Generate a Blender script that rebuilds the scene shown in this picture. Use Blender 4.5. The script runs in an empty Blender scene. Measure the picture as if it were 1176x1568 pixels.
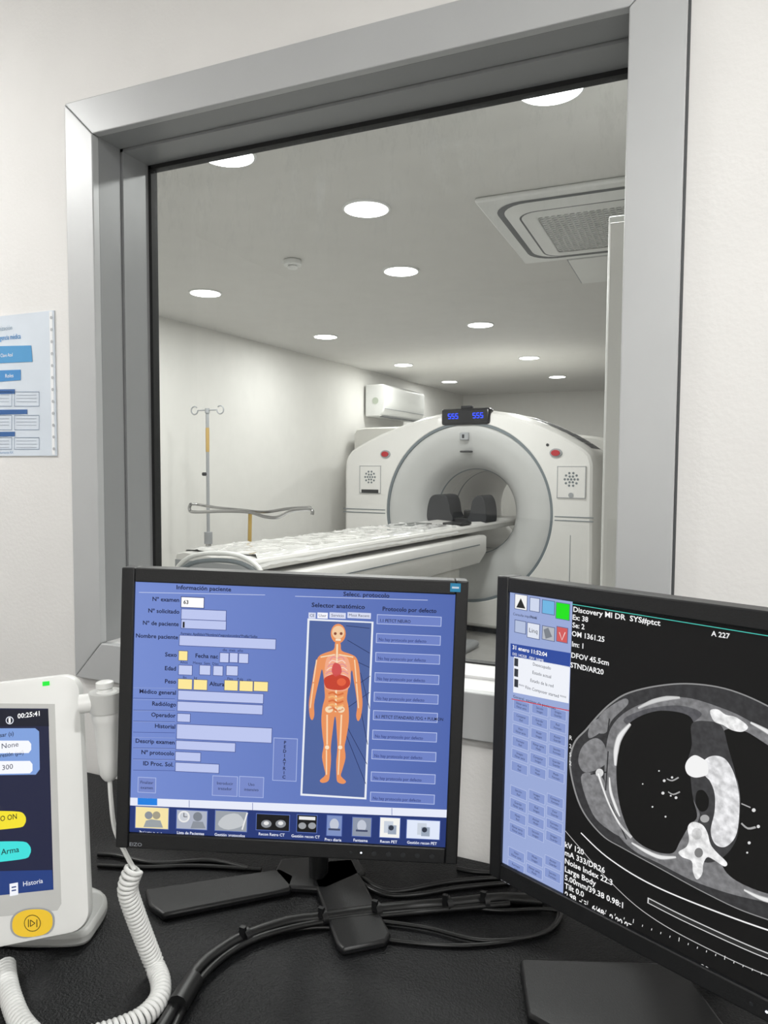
import bpy, math, random
import numpy as np
from mathutils import Vector, Matrix, noise
random.seed(4)
S=1.0204; F=1129.2; CZ=1.405
sc=bpy.context.scene
sc.view_settings.view_transform='Standard'
sc.view_settings.look='None'
sc.view_settings.exposure=0.0
# ------------------------------------------------------------ camera
CR=Matrix.Rotation(math.radians(23.42),3,'Z')@Matrix.Rotation(math.radians(90-3.32),3,'X')@Matrix.Rotation(math.radians(.34),3,'Z')
cd=bpy.data.cameras.new('camera'); cam=bpy.data.objects.new('camera',cd); sc.collection.objects.link(cam)
cam.matrix_world=Matrix.Translation((0,0,CZ))@CR.to_4x4()
cd.sensor_fit='VERTICAL'; cd.sensor_height=32; cd.lens=F/1600*32; cd.clip_start=.02
sc.camera=cam
CO=Vector((0,0,CZ))
def ray(u,v): return CR@Vector(((u*S-600)/F,-(v*S-800)/F,-1))
def onY(u,v,Y): d=ray(u,v); return CO+d*(Y/d.y)
def onX(u,v,X): d=ray(u,v); return CO+d*(X/d.x)
def onZ(u,v,z): d=ray(u,v); return CO+d*((z-CZ)/d.z)
def atT(u,v,t): return CO+ray(u,v)*t
# ------------------------------------------------------------ materials
def lin(h):
    h=h.lstrip('#'); r=[int(h[i:i+2],16)/255 for i in (0,2,4)]
    return tuple([(c/12.92 if c<=.04045 else ((c+.055)/1.055)**2.4) for c in r])+(1,)
MC={}
def M(name,hexc='#ffffff',rough=.5,metal=0,var=.04,scale=8,bump=0,bscale=200,coat=0,spec=.5):
    if name in MC: return MC[name]
    m=bpy.data.materials.new(name); m.use_nodes=True; nt=m.node_tree; b=nt.nodes['Principled BSDF']
    c=lin(hexc); b.inputs['Roughness'].default_value=rough; b.inputs['Metallic'].default_value=metal
    b.inputs['Coat Weight'].default_value=coat; b.inputs['Specular IOR Level'].default_value=spec
    tc=nt.nodes.new('ShaderNodeTexCoord')
    n=nt.nodes.new('ShaderNodeTexNoise'); n.inputs['Scale'].default_value=scale; n.inputs['Detail'].default_value=3
    nt.links.new(tc.outputs['Object'],n.inputs['Vector'])
    r=nt.nodes.new('ShaderNodeValToRGB')
    r.color_ramp.elements[0].position=.3; r.color_ramp.elements[1].position=.7
    r.color_ramp.elements[0].color=tuple(x*(1-var) for x in c[:3])+(1,)
    r.color_ramp.elements[1].color=tuple(min(1,x*(1+var)) for x in c[:3])+(1,)
    nt.links.new(n.outputs['Fac'],r.inputs['Fac']); nt.links.new(r.outputs['Color'],b.inputs['Base Color'])
    if bump:
        n2=nt.nodes.new('ShaderNodeTexNoise'); n2.inputs['Scale'].default_value=bscale; n2.inputs['Detail'].default_value=2
        nt.links.new(tc.outputs['Object'],n2.inputs['Vector'])
        bp=nt.nodes.new('ShaderNodeBump'); bp.inputs['Strength'].default_value=bump; bp.inputs['Distance'].default_value=.01
        nt.links.new(n2.outputs['Fac'],bp.inputs['Height']); nt.links.new(bp.outputs['Normal'],b.inputs['Normal'])
    MC[name]=m; return m
def E(hexc,st=1.0):
    k='screen_'+hexc+str(st)
    if k in MC: return MC[k]
    m=bpy.data.materials.new(k); m.use_nodes=True; nt=m.node_tree; b=nt.nodes['Principled BSDF']
    b.inputs['Base Color'].default_value=(.01,.01,.01,1); b.inputs['Roughness'].default_value=.45
    b.inputs['Specular IOR Level'].default_value=.15; b.inputs['Emission Strength'].default_value=st
    if hexc[0]=='n':   # grainy CT tissue : n#aaaaaa
        c=lin(hexc[1:]); tc=nt.nodes.new('ShaderNodeTexCoord'); n=nt.nodes.new('ShaderNodeTexNoise'); n.inputs['Scale'].default_value=170; n.inputs['Detail'].default_value=3
        r=nt.nodes.new('ShaderNodeValToRGB'); r.color_ramp.elements[0].position=.32; r.color_ramp.elements[1].position=.68
        r.color_ramp.elements[0].color=tuple(x*.72 for x in c[:3])+(1,); r.color_ramp.elements[1].color=tuple(min(1,x*1.22) for x in c[:3])+(1,)
        nt.links.new(tc.outputs['Object'],n.inputs['Vector']); nt.links.new(n.outputs['Fac'],r.inputs['Fac']); nt.links.new(r.outputs[0],b.inputs['Emission Color'])
    elif hexc[0]=='g': # horizontal gradient, viewing-angle glow painted into the screen colour: g#aaaaaa#bbbbbb
        c1=lin(hexc[1:8]); c2=lin(hexc[8:15]); tc=nt.nodes.new('ShaderNodeTexCoord'); sx=nt.nodes.new('ShaderNodeSeparateXYZ'); mr=nt.nodes.new('ShaderNodeMapRange')
        mr.inputs['From Min'].default_value=-.19; mr.inputs['From Max'].default_value=.19
        r=nt.nodes.new('ShaderNodeValToRGB'); r.color_ramp.elements[0].color=c1; r.color_ramp.elements[1].color=c2
        nt.links.new(tc.outputs['Object'],sx.inputs[0]); nt.links.new(sx.outputs['X'],mr.inputs[0]); nt.links.new(mr.outputs[0],r.inputs['Fac']); nt.links.new(r.outputs[0],b.inputs['Emission Color'])
    else: b.inputs['Emission Color'].default_value=lin(hexc)
    MC[k]=m; return m
def glassmat():
    m=bpy.data.materials.new('leaded_glass'); m.use_nodes=True; nt=m.node_tree; nt.nodes.clear()
    o=nt.nodes.new('ShaderNodeOutputMaterial'); t=nt.nodes.new('ShaderNodeBsdfTransparent'); t.inputs[0].default_value=(.92,.945,.93,1)
    g=nt.nodes.new('ShaderNodeBsdfGlossy'); g.inputs['Roughness'].default_value=.0
    fr=nt.nodes.new('ShaderNodeLayerWeight'); fr.inputs['Blend'].default_value=.22
    ff=nt.nodes.new('ShaderNodeMapRange'); ff.inputs['To Min'].default_value=.045; ff.inputs['To Max'].default_value=.6; nt.links.new(fr.outputs['Fresnel'],ff.inputs[0])
    fc=nt.nodes.new('ShaderNodeMath'); fc.operation='MULTIPLY'; fc.inputs[1].default_value=1.0; nt.links.new(ff.outputs[0],fc.inputs[0])
    mx=nt.nodes.new('ShaderNodeMixShader'); nt.links.new(fc.outputs[0],mx.inputs[0]); nt.links.new(t.outputs[0],mx.inputs[1]); nt.links.new(g.outputs[0],mx.inputs[2])
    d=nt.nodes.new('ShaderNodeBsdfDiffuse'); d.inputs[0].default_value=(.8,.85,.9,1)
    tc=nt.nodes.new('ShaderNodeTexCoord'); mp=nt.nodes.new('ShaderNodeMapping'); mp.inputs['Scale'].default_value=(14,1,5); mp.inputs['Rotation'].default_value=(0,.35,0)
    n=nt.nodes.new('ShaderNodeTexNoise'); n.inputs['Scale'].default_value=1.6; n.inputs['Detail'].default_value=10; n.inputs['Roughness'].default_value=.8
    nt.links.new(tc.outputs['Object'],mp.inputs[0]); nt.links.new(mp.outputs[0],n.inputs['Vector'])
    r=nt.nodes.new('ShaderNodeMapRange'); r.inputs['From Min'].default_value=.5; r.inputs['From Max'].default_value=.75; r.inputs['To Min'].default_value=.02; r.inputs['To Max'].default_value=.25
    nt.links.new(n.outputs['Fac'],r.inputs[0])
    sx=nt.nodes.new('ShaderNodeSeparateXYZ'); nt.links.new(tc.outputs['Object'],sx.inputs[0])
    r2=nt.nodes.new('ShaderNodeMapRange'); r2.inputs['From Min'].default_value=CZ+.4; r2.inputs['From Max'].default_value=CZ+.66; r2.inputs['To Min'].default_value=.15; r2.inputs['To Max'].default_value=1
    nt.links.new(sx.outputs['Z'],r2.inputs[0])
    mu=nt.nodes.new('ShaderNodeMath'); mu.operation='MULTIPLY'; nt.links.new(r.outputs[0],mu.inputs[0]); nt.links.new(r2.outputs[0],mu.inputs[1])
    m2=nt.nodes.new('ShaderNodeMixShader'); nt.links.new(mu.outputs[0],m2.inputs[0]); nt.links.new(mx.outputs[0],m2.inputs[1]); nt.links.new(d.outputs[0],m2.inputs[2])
    nt.links.new(m2.outputs[0],o.inputs[0]); return m
WALL=M('wall_paint','#e6e5e3',.6,var=.015,bump=.05,bscale=120)
WALL2=M('scanner_room_paint','#dddcd8',.55,var=.015,bump=.03,bscale=60)
CEIL=M('ceiling_paint','#d4d3d0',.7,var=.015)
FLOOR=M('vinyl_floor','#a3a29f',.35,var=.05)
FRAME=M('frame_aluminium_paint','#bbbdbe',.38,var=.02,metal=.1)
REVEAL_SHADED=M('frame_reveal_shaded','#949697',.42,var=.02,metal=.1)  # darker copy of the frame paint, the reveal's shade put into its colour
SILL=M('sill_white','#e2e2e2',.4,var=.01)
GASK=M('rubber_gasket','#161718',.6)
BLACK=M('black_plastic','#101113',.42,var=.1,bump=.05,bscale=600)
DESK=M('black_desk_laminate','#111214',.5,var=.12,scale=40,bump=.3,bscale=350,spec=.3)
CABLE=M('black_cable_rubber','#0e0f10',.4)
WHITE=M('white_plastic','#dedfdd',.35,var=.015)
GWHITE=M('gantry_white','#dfdedb',.3,var=.01,coat=.2)
GSIDE=M('gantry_side','#cfcec9',.4,var=.01)
FUNNEL=M('gantry_funnel','#bfc0bf',.3,var=.02,coat=.2)
SEAM=M('seam_blue_grey','#6d767b',.4)
CHROME=M('polished_steel','#b4b4b4',.2,metal=1)
DGREY=M('foam_dark_grey','#232528',.7)
GREYP=M('grey_plastic','#9a9da0',.45)
# ------------------------------------------------------------ mesh builder
class MB:
    def __init__(s): s.v=[];s.f=[];s.m=[];s.mats=[]
    def mi(s,mat):
        if mat not in s.mats: s.mats.append(mat)
        return s.mats.index(mat)
    def add(s,vs,fs,mat):
        o=len(s.v); i=s.mi(mat); s.v+= [tuple(x) for x in vs]
        for f in fs: s.f.append([o+k for k in f]); s.m.append(i)
    def box(s,lo,hi,mat,mx=None):
        x0,y0,z0=lo;x1,y1,z1=hi
        vs=[Vector(p) for p in [(x0,y0,z0),(x1,y0,z0),(x1,y1,z0),(x0,y1,z0),(x0,y0,z1),(x1,y0,z1),(x1,y1,z1),(x0,y1,z1)]]
        if mx is not None: vs=[mx@p for p in vs]
        s.add(vs,[(0,3,2,1),(4,5,6,7),(0,1,5,4),(1,2,6,5),(2,3,7,6),(3,0,4,7)],mat)
    def prism(s,pts,off,mat):
        n=len(pts); off=Vector(off); pts=[Vector(p) for p in pts]
        vs=pts+[p+off for p in pts]
        s.add(vs,[list(range(n))[::-1],list(range(n,2*n))]+[(i,(i+1)%n,n+(i+1)%n,n+i) for i in range(n)],mat)
    def sweep(s,path,rad,mat,seg=10,sy=1.0,up0=None):
        path=[Vector(p) for p in path]; n=len(path)
        if not hasattr(rad,'__len__'): rad=[rad]*n
        t0=(path[1]-path[0]).normalized()
        up=Vector(up0) if up0 is not None else (Vector((0,0,1)) if abs(t0.z)<.9 else Vector((1,0,0)))
        vs=[];fs=[]
        for i in range(n):
            t=(path[min(i+1,n-1)]-path[max(i-1,0)]).normalized()
            a=(up-t*up.dot(t)).normalized(); b=t.cross(a); up=a
            for k in range(seg):
                an=2*math.pi*k/seg
                vs.append(path[i]+(a*math.cos(an)*sy+b*math.sin(an))*rad[i])
        for i in range(n-1):
            for k in range(seg):
                k2=(k+1)%seg
                fs.append((i*seg+k,i*seg+k2,(i+1)*seg+k2,(i+1)*seg+k))
        fs.append(list(range(seg))[::-1]); fs.append([(n-1)*seg+k for k in range(seg)])
        s.add(vs,fs,mat)
    def disc(s,c,r,mat,axis='z',n=32,ry=None,h=.0):
        c=Vector(c);ry=ry or r;vs=[]
        for k in range(n):
            a=2*math.pi*k/n
            vs.append(c+(Vector((math.cos(a)*r,math.sin(a)*ry,0)) if axis=='z' else Vector((math.cos(a)*r,0,math.sin(a)*ry))))
        if h: s.prism(vs,(0,0,h) if axis=='z' else (0,h,0),mat)
        else: s.add(vs,[list(range(n))],mat)
    def build(s,name,parent=None,smooth=True,bevel=0,ang=35,seg=2,fix=True):
        me=bpy.data.meshes.new(name); me.from_pydata(s.v,[],s.f)
        for m in s.mats: me.materials.append(m)
        me.polygons.foreach_set('material_index',s.m)
        if fix:
            import bmesh
            bm=bmesh.new(); bm.from_mesh(me); bmesh.ops.recalc_face_normals(bm,faces=bm.faces); bm.to_mesh(me); bm.free()
        if smooth:
            me.polygons.foreach_set('use_smooth',[True]*len(me.polygons)); me.set_sharp_from_angle(angle=math.radians(ang))
        o=bpy.data.objects.new(name,me); sc.collection.objects.link(o)
        if bevel:
            b=o.modifiers.new('bevel','BEVEL'); b.width=bevel; b.segments=seg; b.limit_method='ANGLE'; b.angle_limit=math.radians(40)
            b.harden_normals=False
        if parent is not None: o.parent=parent
        return o
def empty(name,mx=None):
    o=bpy.data.objects.new(name,None); sc.collection.objects.link(o); o.empty_display_size=.05
    if mx is not None: o.matrix_world=mx
    return o
def one(name,lo,hi,mat,bevel=0,parent=None):
    b=MB(); b.box(lo,hi,mat); return b.build(name,parent,bevel=bevel)
def crom(pts,k=6,closed=False):
    pts=[Vector(p) for p in pts]; n=len(pts); out=[]
    rng=range(n if closed else n-1)
    for i in rng:
        if closed: p0,p1,p2,p3=pts[i-1],pts[i],pts[(i+1)%n],pts[(i+2)%n]
        else: p0,p1,p2,p3=pts[max(i-1,0)],pts[i],pts[i+1],pts[min(i+2,n-1)]
        for j in range(k):
            t=j/k
            out.append(.5*((2*p1)+(-p0+p2)*t+(2*p0-5*p1+4*p2-p3)*t*t+(-p0+3*p1-3*p2+p3)*t**3))
    if not closed: out.append(pts[-1])
    return out
# ------------------------------------------------------------ room shell
D=1.15; GL=1.30; DB=1.318
CH=CZ+1.05
xi0,xi1=-1.137,-.110; zi0,zi1=CZ-.366,CZ+.672
xo0,xo1=-1.210,-.031; zo0,zo1=CZ-.446,CZ+.744
b=MB(); X0,X1=-4.0,2.4
for lo,hi in [((X0,D,0),(xi0-.02,DB,2.7)),((xi1+.02,D,0),(X1,DB,2.7)),((xi0-.02,D,0),(xi1+.02,DB,zi0-.02)),((xi0-.02,D,zi1+.02),(xi1+.02,DB,2.7))]:
    b.box(lo,hi,WALL)
b.build('wall_front',smooth=False)
one('wall_left',(-2.5,-2.1,0),(-2.4,D,2.6),WALL)
one('wall_right',(1.9,-2.1,0),(2.0,D,2.6),WALL)
one('wall_back',(-2.5,-2.2,0),(2.0,-2.1,2.6),WALL)
one('ceiling',(-2.5,-2.2,2.6),(2.0,D,2.7),CEIL)
one('floor',(-4.2,-2.2,-.1),(2.4,10.2,0),FLOOR)
one('ceiling_scanner_room',(-4.2,DB,CH),(2.0,10.0,CH+.1),CEIL)
one('wall_far',(-4.2,9.8,0),(2.0,9.9,CH),WALL2)
b=MB(); b.prism([(-3.62,DB,0),(-3.05,9.8,0),(-3.2,9.8,0),(-3.77,DB,0)],(0,0,CH),WALL2); b.build('wall_far_left',smooth=False)
one('wall_far_right',(1.2,DB,0),(1.3,9.8,CH),WALL2)
# window
w=empty('window_1')
b=MB(); yf=D-.014
def trap(a,bb,c,d,mat=FRAME): b.prism([(p[0],yf,p[1]) for p in (a,bb,c,d)],(0,.018,0),mat)
g=.0006
trap((xo0,zo1),(xo1,zo1),(xi1-g,zi1),(xi0+g,zi1)); trap((xo0,zo0),(xo1,zo0),(xi1-g,zi0),(xi0+g,zi0))
trap((xo0,zo0+g*2),(xo0,zo1-g*2),(xi0,zi1-g),(xi0,zi0+g)); trap((xo1,zo0+g*2),(xo1,zo1-g*2),(xi1,zi1-g),(xi1,zi0+g))
b.build('frame_face',w,bevel=.002,smooth=False)
b=MB(); t=.02; ym=D+.066
for (y0,y1,ins,mat) in [(D+.003,ym-.003,0,REVEAL_SHADED),(ym,DB,.005,REVEAL_SHADED)]:
    b.box((xi0-t,y0,zi0-t),(xi0+ins,y1,zi1+t),mat); b.box((xi1-ins,y0,zi0-t),(xi1+t,y1,zi1+t),mat)
    b.box((xi0-t,y0,zi1-ins),(xi1+t,y1,zi1+t),mat); b.box((xi0-t,y0,zi0-t),(xi1+t,y1,zi0+ins),SILL)
b.build('reveal_lining',w,smooth=False)
b=MB(); k=.009
for lo,hi in [((xi0+.004,GL-.008,zi0),(xi0+.004+k,GL+.012,zi1)),((xi1-.004-k,GL-.008,zi0),(xi1-.004,GL+.012,zi1)),((xi0,GL-.008,zi1-.005-k),(xi1,GL+.012,zi1-.004)),((xi0,GL-.008,zi0+.004),(xi1,GL+.012,zi0+.008))]:
    b.box(lo,hi,GASK)
b.build('gasket',w,smooth=False)
b=MB(); b.add([(xi0+.004,GL,zi0+.004),(xi1-.004,GL,zi0+.004),(xi1-.004,GL,zi1-.004),(xi0+.004,GL,zi1-.004)],[(0,1,2,3)],glassmat()); b.build('glass_pane',w,smooth=False,fix=False)
one('frame_gap_shadow',(xo1+.0005,D-.006,.75),(xo1+.004,D,2.3),M('gap_shadow_dark','#4a4c4e',.6))  # dark strip painted for the shadow in the gap beside the frame
# ------------------------------------------------------------ ceiling lights
LENS=E('#ffffff',9.0)
def disc_light(x,y,z,r=.088,p=13):
    e=empty('recessed_ceiling_light',Matrix.Translation((x,y,z)))
    b=MB(); n=40; vs=[]
    for rr,zz in ((r*1.12,0),(r*1.1,-.006),(r,-.008)):
        for k in range(n):
            a=2*math.pi*k/n; vs.append((math.cos(a)*rr,math.sin(a)*rr,zz))
    b.add(vs,[(j*n+k,j*n+(k+1)%n,(j+1)*n+(k+1)%n,(j+1)*n+k) for j in range(2) for k in range(n)],WHITE)
    b.build('trim_ring',e)
    b=MB(); b.disc((0,0,-.0085),r,LENS,n=40); b.build('lens',e,fix=False,smooth=False)
    L=bpy.data.lights.new('lamp','AREA'); L.shape='DISK'; L.size=r*2; L.energy=p; L.color=(1,.99,.97)
    lo=bpy.data.objects.new('lamp',L); sc.collection.objects.link(lo); lo.parent=e; lo.location=(0,0,-.012)
for y,pl,pr in ((3.585,12,14),(5.1,10,14),(6.74,6.5,11),(8.2,6,11)):
    disc_light(-1.463,y,CH,p=pr); disc_light(-2.72,y,CH,p=pl)
disc_light(-1.25,2.69,CH)
disc_light(-1.47,2.06,CH,p=10); disc_light(-.40,2.05,CH,p=10)
for x,y,p in ((.45,-.15,21),(-2.2,.33,20),(.5,-1.5,30),(1.3,.1,6)):  # unseen control-room lamps, added to light the near walls and window frame
    disc_light(x,y,2.6,.1,p)
e=empty('smoke_detector',Matrix.Translation(onZ(448,398,CH))); b=MB(); b.disc((0,0,-.03),.045,WHITE,h=.03); b.disc((0,0,-.045),.025,WHITE,h=.015); b.build('body',e,bevel=.006)
# ------------------------------------------------------------ ceiling cassette
ce=empty('ceiling_cassette_air_conditioner',Matrix.Translation((-.37,3.2,CH)))
b=MB(); h=.45
b.box((-h,-h,-.02),(h,h,0),WHITE); b.build('panel',ce,bevel=.008)
b=MB()
def rrect(hx,hy,r,n=6):
    out=[]
    for cx,cy,a0 in ((hx-r,hy-r,0),(-hx+r,hy-r,90),(-hx+r,-hy+r,180),(hx-r,-hy+r,270)):
        for k in range(n+1):
            a=math.radians(a0+90*k/n); out.append((cx+r*math.cos(a),cy+r*math.sin(a)))
    return out
def ringz(b,o,i,z0,mat,z1=None):
    n=len(o); z1=z0 if z1 is None else z1
    b.add([(x,y,z0) for x,y in o]+[(x,y,z1) for x,y in i],[(k,(k+1)%n,n+(k+1)%n,n+k) for k in range(n)],mat)
LD=M('louvre_dark','#5c5f61',.5)
ringz(b,rrect(.40,.40,.12),rrect(.375,.375,.11),-.021,LD)
ringz(b,rrect(.375,.375,.11),rrect(.32,.32,.08),-.021,WHITE,-.037)
ringz(b,rrect(.32,.32,.08),rrect(.312,.312,.075),-.037,LD)
ringz(b,rrect(.312,.312,.075),rrect(.25,.25,.02),-.037,WHITE,-.04)
b.build('louvres',ce)
b=MB(); GR=M('grille_grey','#77797b',.5)
b.box((-.25,-.25,-.034),(.25,.25,-.03),GR)
for i in range(21):
    a=-.25+.5*i/20
    b.box((a-.004,-.25,-.038),(a+.004,.25,-.034),WHITE); b.box((-.25,a-.004,-.038),(.25,a+.004,-.034),WHITE)
b.build('grille',ce,smooth=False)
e=empty('ceiling_access_hatch',Matrix.Translation((-.42,3.95,CH)))
b=MB(); b.box((-.2,-.24,-.008),(.2,.24,0),WHITE); b.build('hatch_panel',e,bevel=.003)
b=MB(); b.box((-.207,-.247,-.003),(.207,.247,0),GREYP); b.build('hatch_gap',e)
# tall cabinet right of the window, scanner side
e=empty('tall_storage_cabinet')
b=MB(); b.box((-.215,1.85,.05),(.45,2.35,2.02),WHITE); b.build('carcass',e,bevel=.004)
b=MB(); b.box((-.21,1.838,.1),(.115,1.85,2.0),GWHITE); b.box((.12,1.838,.1),(.445,1.85,2.0),GWHITE); b.box((-.2,1.87,0),(.44,2.3,.05),GREYP)
b.box((.085,1.815,1.0),(.095,1.838,1.2),CHROME); b.box((.14,1.815,1.0),(.15,1.838,1.2),CHROME)
b.build('doors',e,bevel=.002)
# split AC on far-left wall
e=empty('split_air_conditioner',Matrix.Translation((-3.185,7.42,CZ+.72))@Matrix.Rotation(math.radians(-3.9),4,'Z'))
prof=[(0,-.16),(.17,-.16),(.22,-.10),(.235,0),(.23,.15),(.2,.17),(0,.17)]
b=MB(); b.prism([(x,-.5,z) for x,z in prof],(0,1.0,0),WHITE); b.build('housing',e,bevel=.01)
b=MB(); b.box((.15,-.46,-.166),(.2,.46,-.158),LD); b.box((.225,-.49,-.085),(.235,.49,-.08),GREYP); b.disc((.12,-.503,.0),.035,M('ac_vent_green','#b4bdae',.5),axis='y',h=.004)
b.build('louvre',e)
# ------------------------------------------------------------ scanner
BZ=CZ-.31; HZ=-.05
sm=Matrix.Translation((-1.83,5.97,0))@Matrix.Rotation(math.radians(-7),4,'Z')
ga=empty('pet_ct_scanner',sm)
NA=160
def sil(poly):
    pts=[Vector(p) for p in poly]; n=len(pts)
    def f(a):
        d=Vector((math.cos(a),math.sin(a))); best=1.0
        for i in range(n):
            p,q=pts[i],pts[(i+1)%n]; e_=q-p; den=d.x*e_.y-d.y*e_.x
            if abs(den)<1e-9: continue
            t=(p.x*e_.y-p.y*e_.x)/den; s_=(p.x*d.y-p.y*d.x)/den
            if t>0 and -1e-6<=s_<=1+1e-6: best=t
        return best
    return f
front=sil([(1.11,-1.05),(1.12,-.4),(1.11,.38),(1.08,.46),(1.0,.52),(.85,.61),(.65,.705),(.42,.785),(.2,.822),(0,.83),(-.2,.822),(-.42,.785),(-.65,.72),(-.9,.635),(-1.1,.545),(-1.2,.49),(-1.25,.42),(-1.26,.3),(-1.26,-.4),(-1.25,-1.05)])
def annular(rows,name,par):
    b=MB(); vs=[]
    for fn,y,_ in rows:
        for k in range(NA):
            a=2*math.pi*k/NA+.0001; r=fn(a) if callable(fn) else fn
            vs.append((r*math.cos(a),y,BZ+(0 if callable(fn) else HZ)+r*math.sin(a)))
    b.v=vs
    for j in range(len(rows)-1):
        i=b.mi(rows[j][2])
        for k in range(NA):
            b.f.append([j*NA+k,j*NA+(k+1)%NA,(j+1)*NA+(k+1)%NA,(j+1)*NA+k]); b.m.append(i)
    return b.build(name,par,ang=28)
def off(fn,d): return lambda a: fn(a)-d
RO=.775
annular([(front,.50,GWHITE),(front,.10,GWHITE),(off(front,.012),.045,GWHITE),(off(front,.03),.012,GWHITE),(off(front,.05),0,GWHITE),(.78,-.004,GWHITE),(RO,0,SEAM),(RO-.022,-.0,SEAM),(RO-.024,.012,FUNNEL),(.70,.0,FUNNEL),(.64,.015,FUNNEL),(.56,.04,FUNNEL),(.48,.08,FUNNEL),(.43,.13,FUNNEL),(.395,.19,FUNNEL),(.38,.25,SEAM),(.372,.26,GWHITE),(.362,.6,SEAM),(.36,.62,GWHITE),(.36,1.75,GWHITE),(.40,1.9,GWHITE)],'front_cover',ga)
back=sil([(1.17,-1.05),(1.18,.50),(1.15,.56),(1.0,.60),(0,.735),(-.9,.735),(-1.40,.735),(-1.45,.70),(-1.46,-1.05)])
annular([(.363,.46,GSIDE),(off(back,.03),.46,GSIDE),(back,.50,GSIDE),(back,1.88,GSIDE),(off(back,.03),1.9,GSIDE),(.40,1.9,GSIDE)],'rear_body',ga)
b=MB()
b.box((-.225,-.02,BZ+.70),(.225,.08,BZ+.84),M('display_black','#0d0f14',.25)); b.build('crown_display',ga,bevel=.02)
b=MB()
for cx in (-.11,.12):
    for k in range(3):
        for (x,z,wx,wz) in ((0,.02,.022,.006),(0,0,.022,.006),(0,-.02,.022,.006),(-.011,.01,.006,.022),(.011,-.01,.006,.022)):
            b.box((cx+k*.034-.034+x-wx/2,-.0225,BZ+.775+z-wz/2),(cx+k*.034-.034+x+wx/2,-.0215,BZ+.775+z+wz/2),E('#1c3cff',3.0))
b.build('display_digits',ga,smooth=False)
b=MB(); b.box((-.05,.0,BZ+.84),(.05,.05,BZ+.862),DGREY)
b.box((-.05,-.012,BZ+.57),(.03,.01,BZ+.635),GREYP); b.box((-.03,-.014,BZ+.585),(-.005,0,BZ+.62),DGREY)
b.box((-.05,-.01,BZ+.465),(.05,.05,BZ+.48),M('label_black','#202224',.4)); b.build('sensor_head',ga,bevel=.006)
b=MB()
for k in range(7):
    xa=.52+k*.075; xb=xa+.066
    def topz(x):
        pts=[(.42,.785),(.65,.705),(.85,.61),(1.0,.52),(1.08,.46)]
        for (p,q),(r_,s_) in zip(pts[:-1],pts[1:]):
            if x<=r_: return q+(s_-q)*(x-p)/(r_-p)
        return .46
    za,zb=BZ+topz(xa)+.003,BZ+topz(xb)+.003
    b.add([(xa,.14,za),(xb,.14,zb),(xb,.42,zb),(xa,.42,za)],[(0,1,2,3)],DGREY)
b.build('crown_vents',ga)
b=MB(); RED=M('red_button','#b01c28',.35)
for sx in (-1,1):
    cx=.79 if sx>0 else -.79
    b.disc((cx,-.012,BZ+.455),.05,GREYP,axis='y',ry=.036,h=.012); b.disc((cx,-.02,BZ+.455),.036,RED,axis='y',ry=.024,h=.01)
    if sx>0: b.disc((cx-.07,-.006,BZ+.52),.012,DGREY,axis='y',h=.006)
b.build('emergency_buttons',ga)
b=MB(); 
for sx in (-1,1):
    cx=.92 if sx>0 else -.95; cz=BZ+.22; hw=.115
    b.box((cx-hw,-.010,cz-.125),(cx+hw,0,cz+.13),GWHITE)
    for lo,hi in (((cx-hw,-.0115,cz-.125),(cx-hw+.006,-.01,cz+.13)),((cx+hw-.006,-.0115,cz-.125),(cx+hw,-.01,cz+.13)),((cx-hw,-.0115,cz+.124),(cx+hw,-.01,cz+.13)),((cx-hw,-.0115,cz-.125),(cx+hw,-.01,cz-.119))): b.box(lo,hi,GREYP)
    for rr,n in ((.0,1),(.026,6),(.052,10)):
        for k in range(n):
            a=2*math.pi*k/n; b.disc((cx+rr*math.cos(a),-.012,cz+.025+rr*math.sin(a)),.0095,SEAM,axis='y',n=10,h=.002)
    if sx<0: b.box((cx-.09,-.016,cz-.12),(cx+.09,-.01,cz-.09),M('label_black'))
    else: b.disc((cx,-.014,cz-.1),.02,GREYP,axis='y',h=.004)
    for z in (-.055,-.085):
        b.box((.79 if sx>0 else -1.25,-.006,BZ+z-.003),(1.10 if sx>0 else -.79,-.0,BZ+z+.004),SEAM)
    b.box((cx-.002,-.004,0.1),(cx+.002,.0,BZ-.2),SEAM)
b.build('control_panels',ga,smooth=False)
b=MB(); b.box((-1.1,.1,0),(1.1,1.8,.06),DGREY); b.build('plinth',ga)
# table
TZ=CZ-.435
tb=empty('patient_table',sm)
b=MB()
prof=[(-.26,-.02),(-.25,.0),(-.2,.012),(0,0),(.2,.012),(.25,.0),(.26,-.02),(.24,-.06),(.12,-.085),(-.12,-.085),(-.24,-.06)]
b.prism([(x,-3.05,TZ+z) for x,z in prof],(0,3.9,0),GWHITE); b.build('cradle',tb,bevel=.006)
b=MB()
prof=[(-.31,-.10),(-.30,-.085),(.30,-.085),(.31,-.10),(.31,-.22),(.25,-.32),(-.25,-.32),(-.31,-.22)]
b.prism([(x,-3.0,TZ+z) for x,z in prof],(0,2.75,0),GWHITE); b.build('table_body',tb,bevel=.012)
b=MB(); b.box((-.24,-2.6,0.02),(.24,-.6,TZ-.31),GSIDE); b.box((-.33,-2.8,0),(.33,-.4,.06),GREYP); b.build('pedestal',tb,bevel=.03)
b=MB(); b.box((.311,-2.9,TZ-.155),(.314,-.4,TZ-.148),SEAM); b.box((-.26,-3.052,TZ-.1),(.26,-3.0,TZ-.03),GREYP); b.build('side_rail',tb)
PL=bpy.data.materials.new('plastic_sheet'); PL.use_nodes=True; bb=PL.node_tree.nodes['Principled BSDF']
nt=PL.node_tree; nn=nt.nodes.new('ShaderNodeTexNoise'); nn.inputs['Scale'].default_value=9; rr=nt.nodes.new('ShaderNodeValToRGB')
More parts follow.
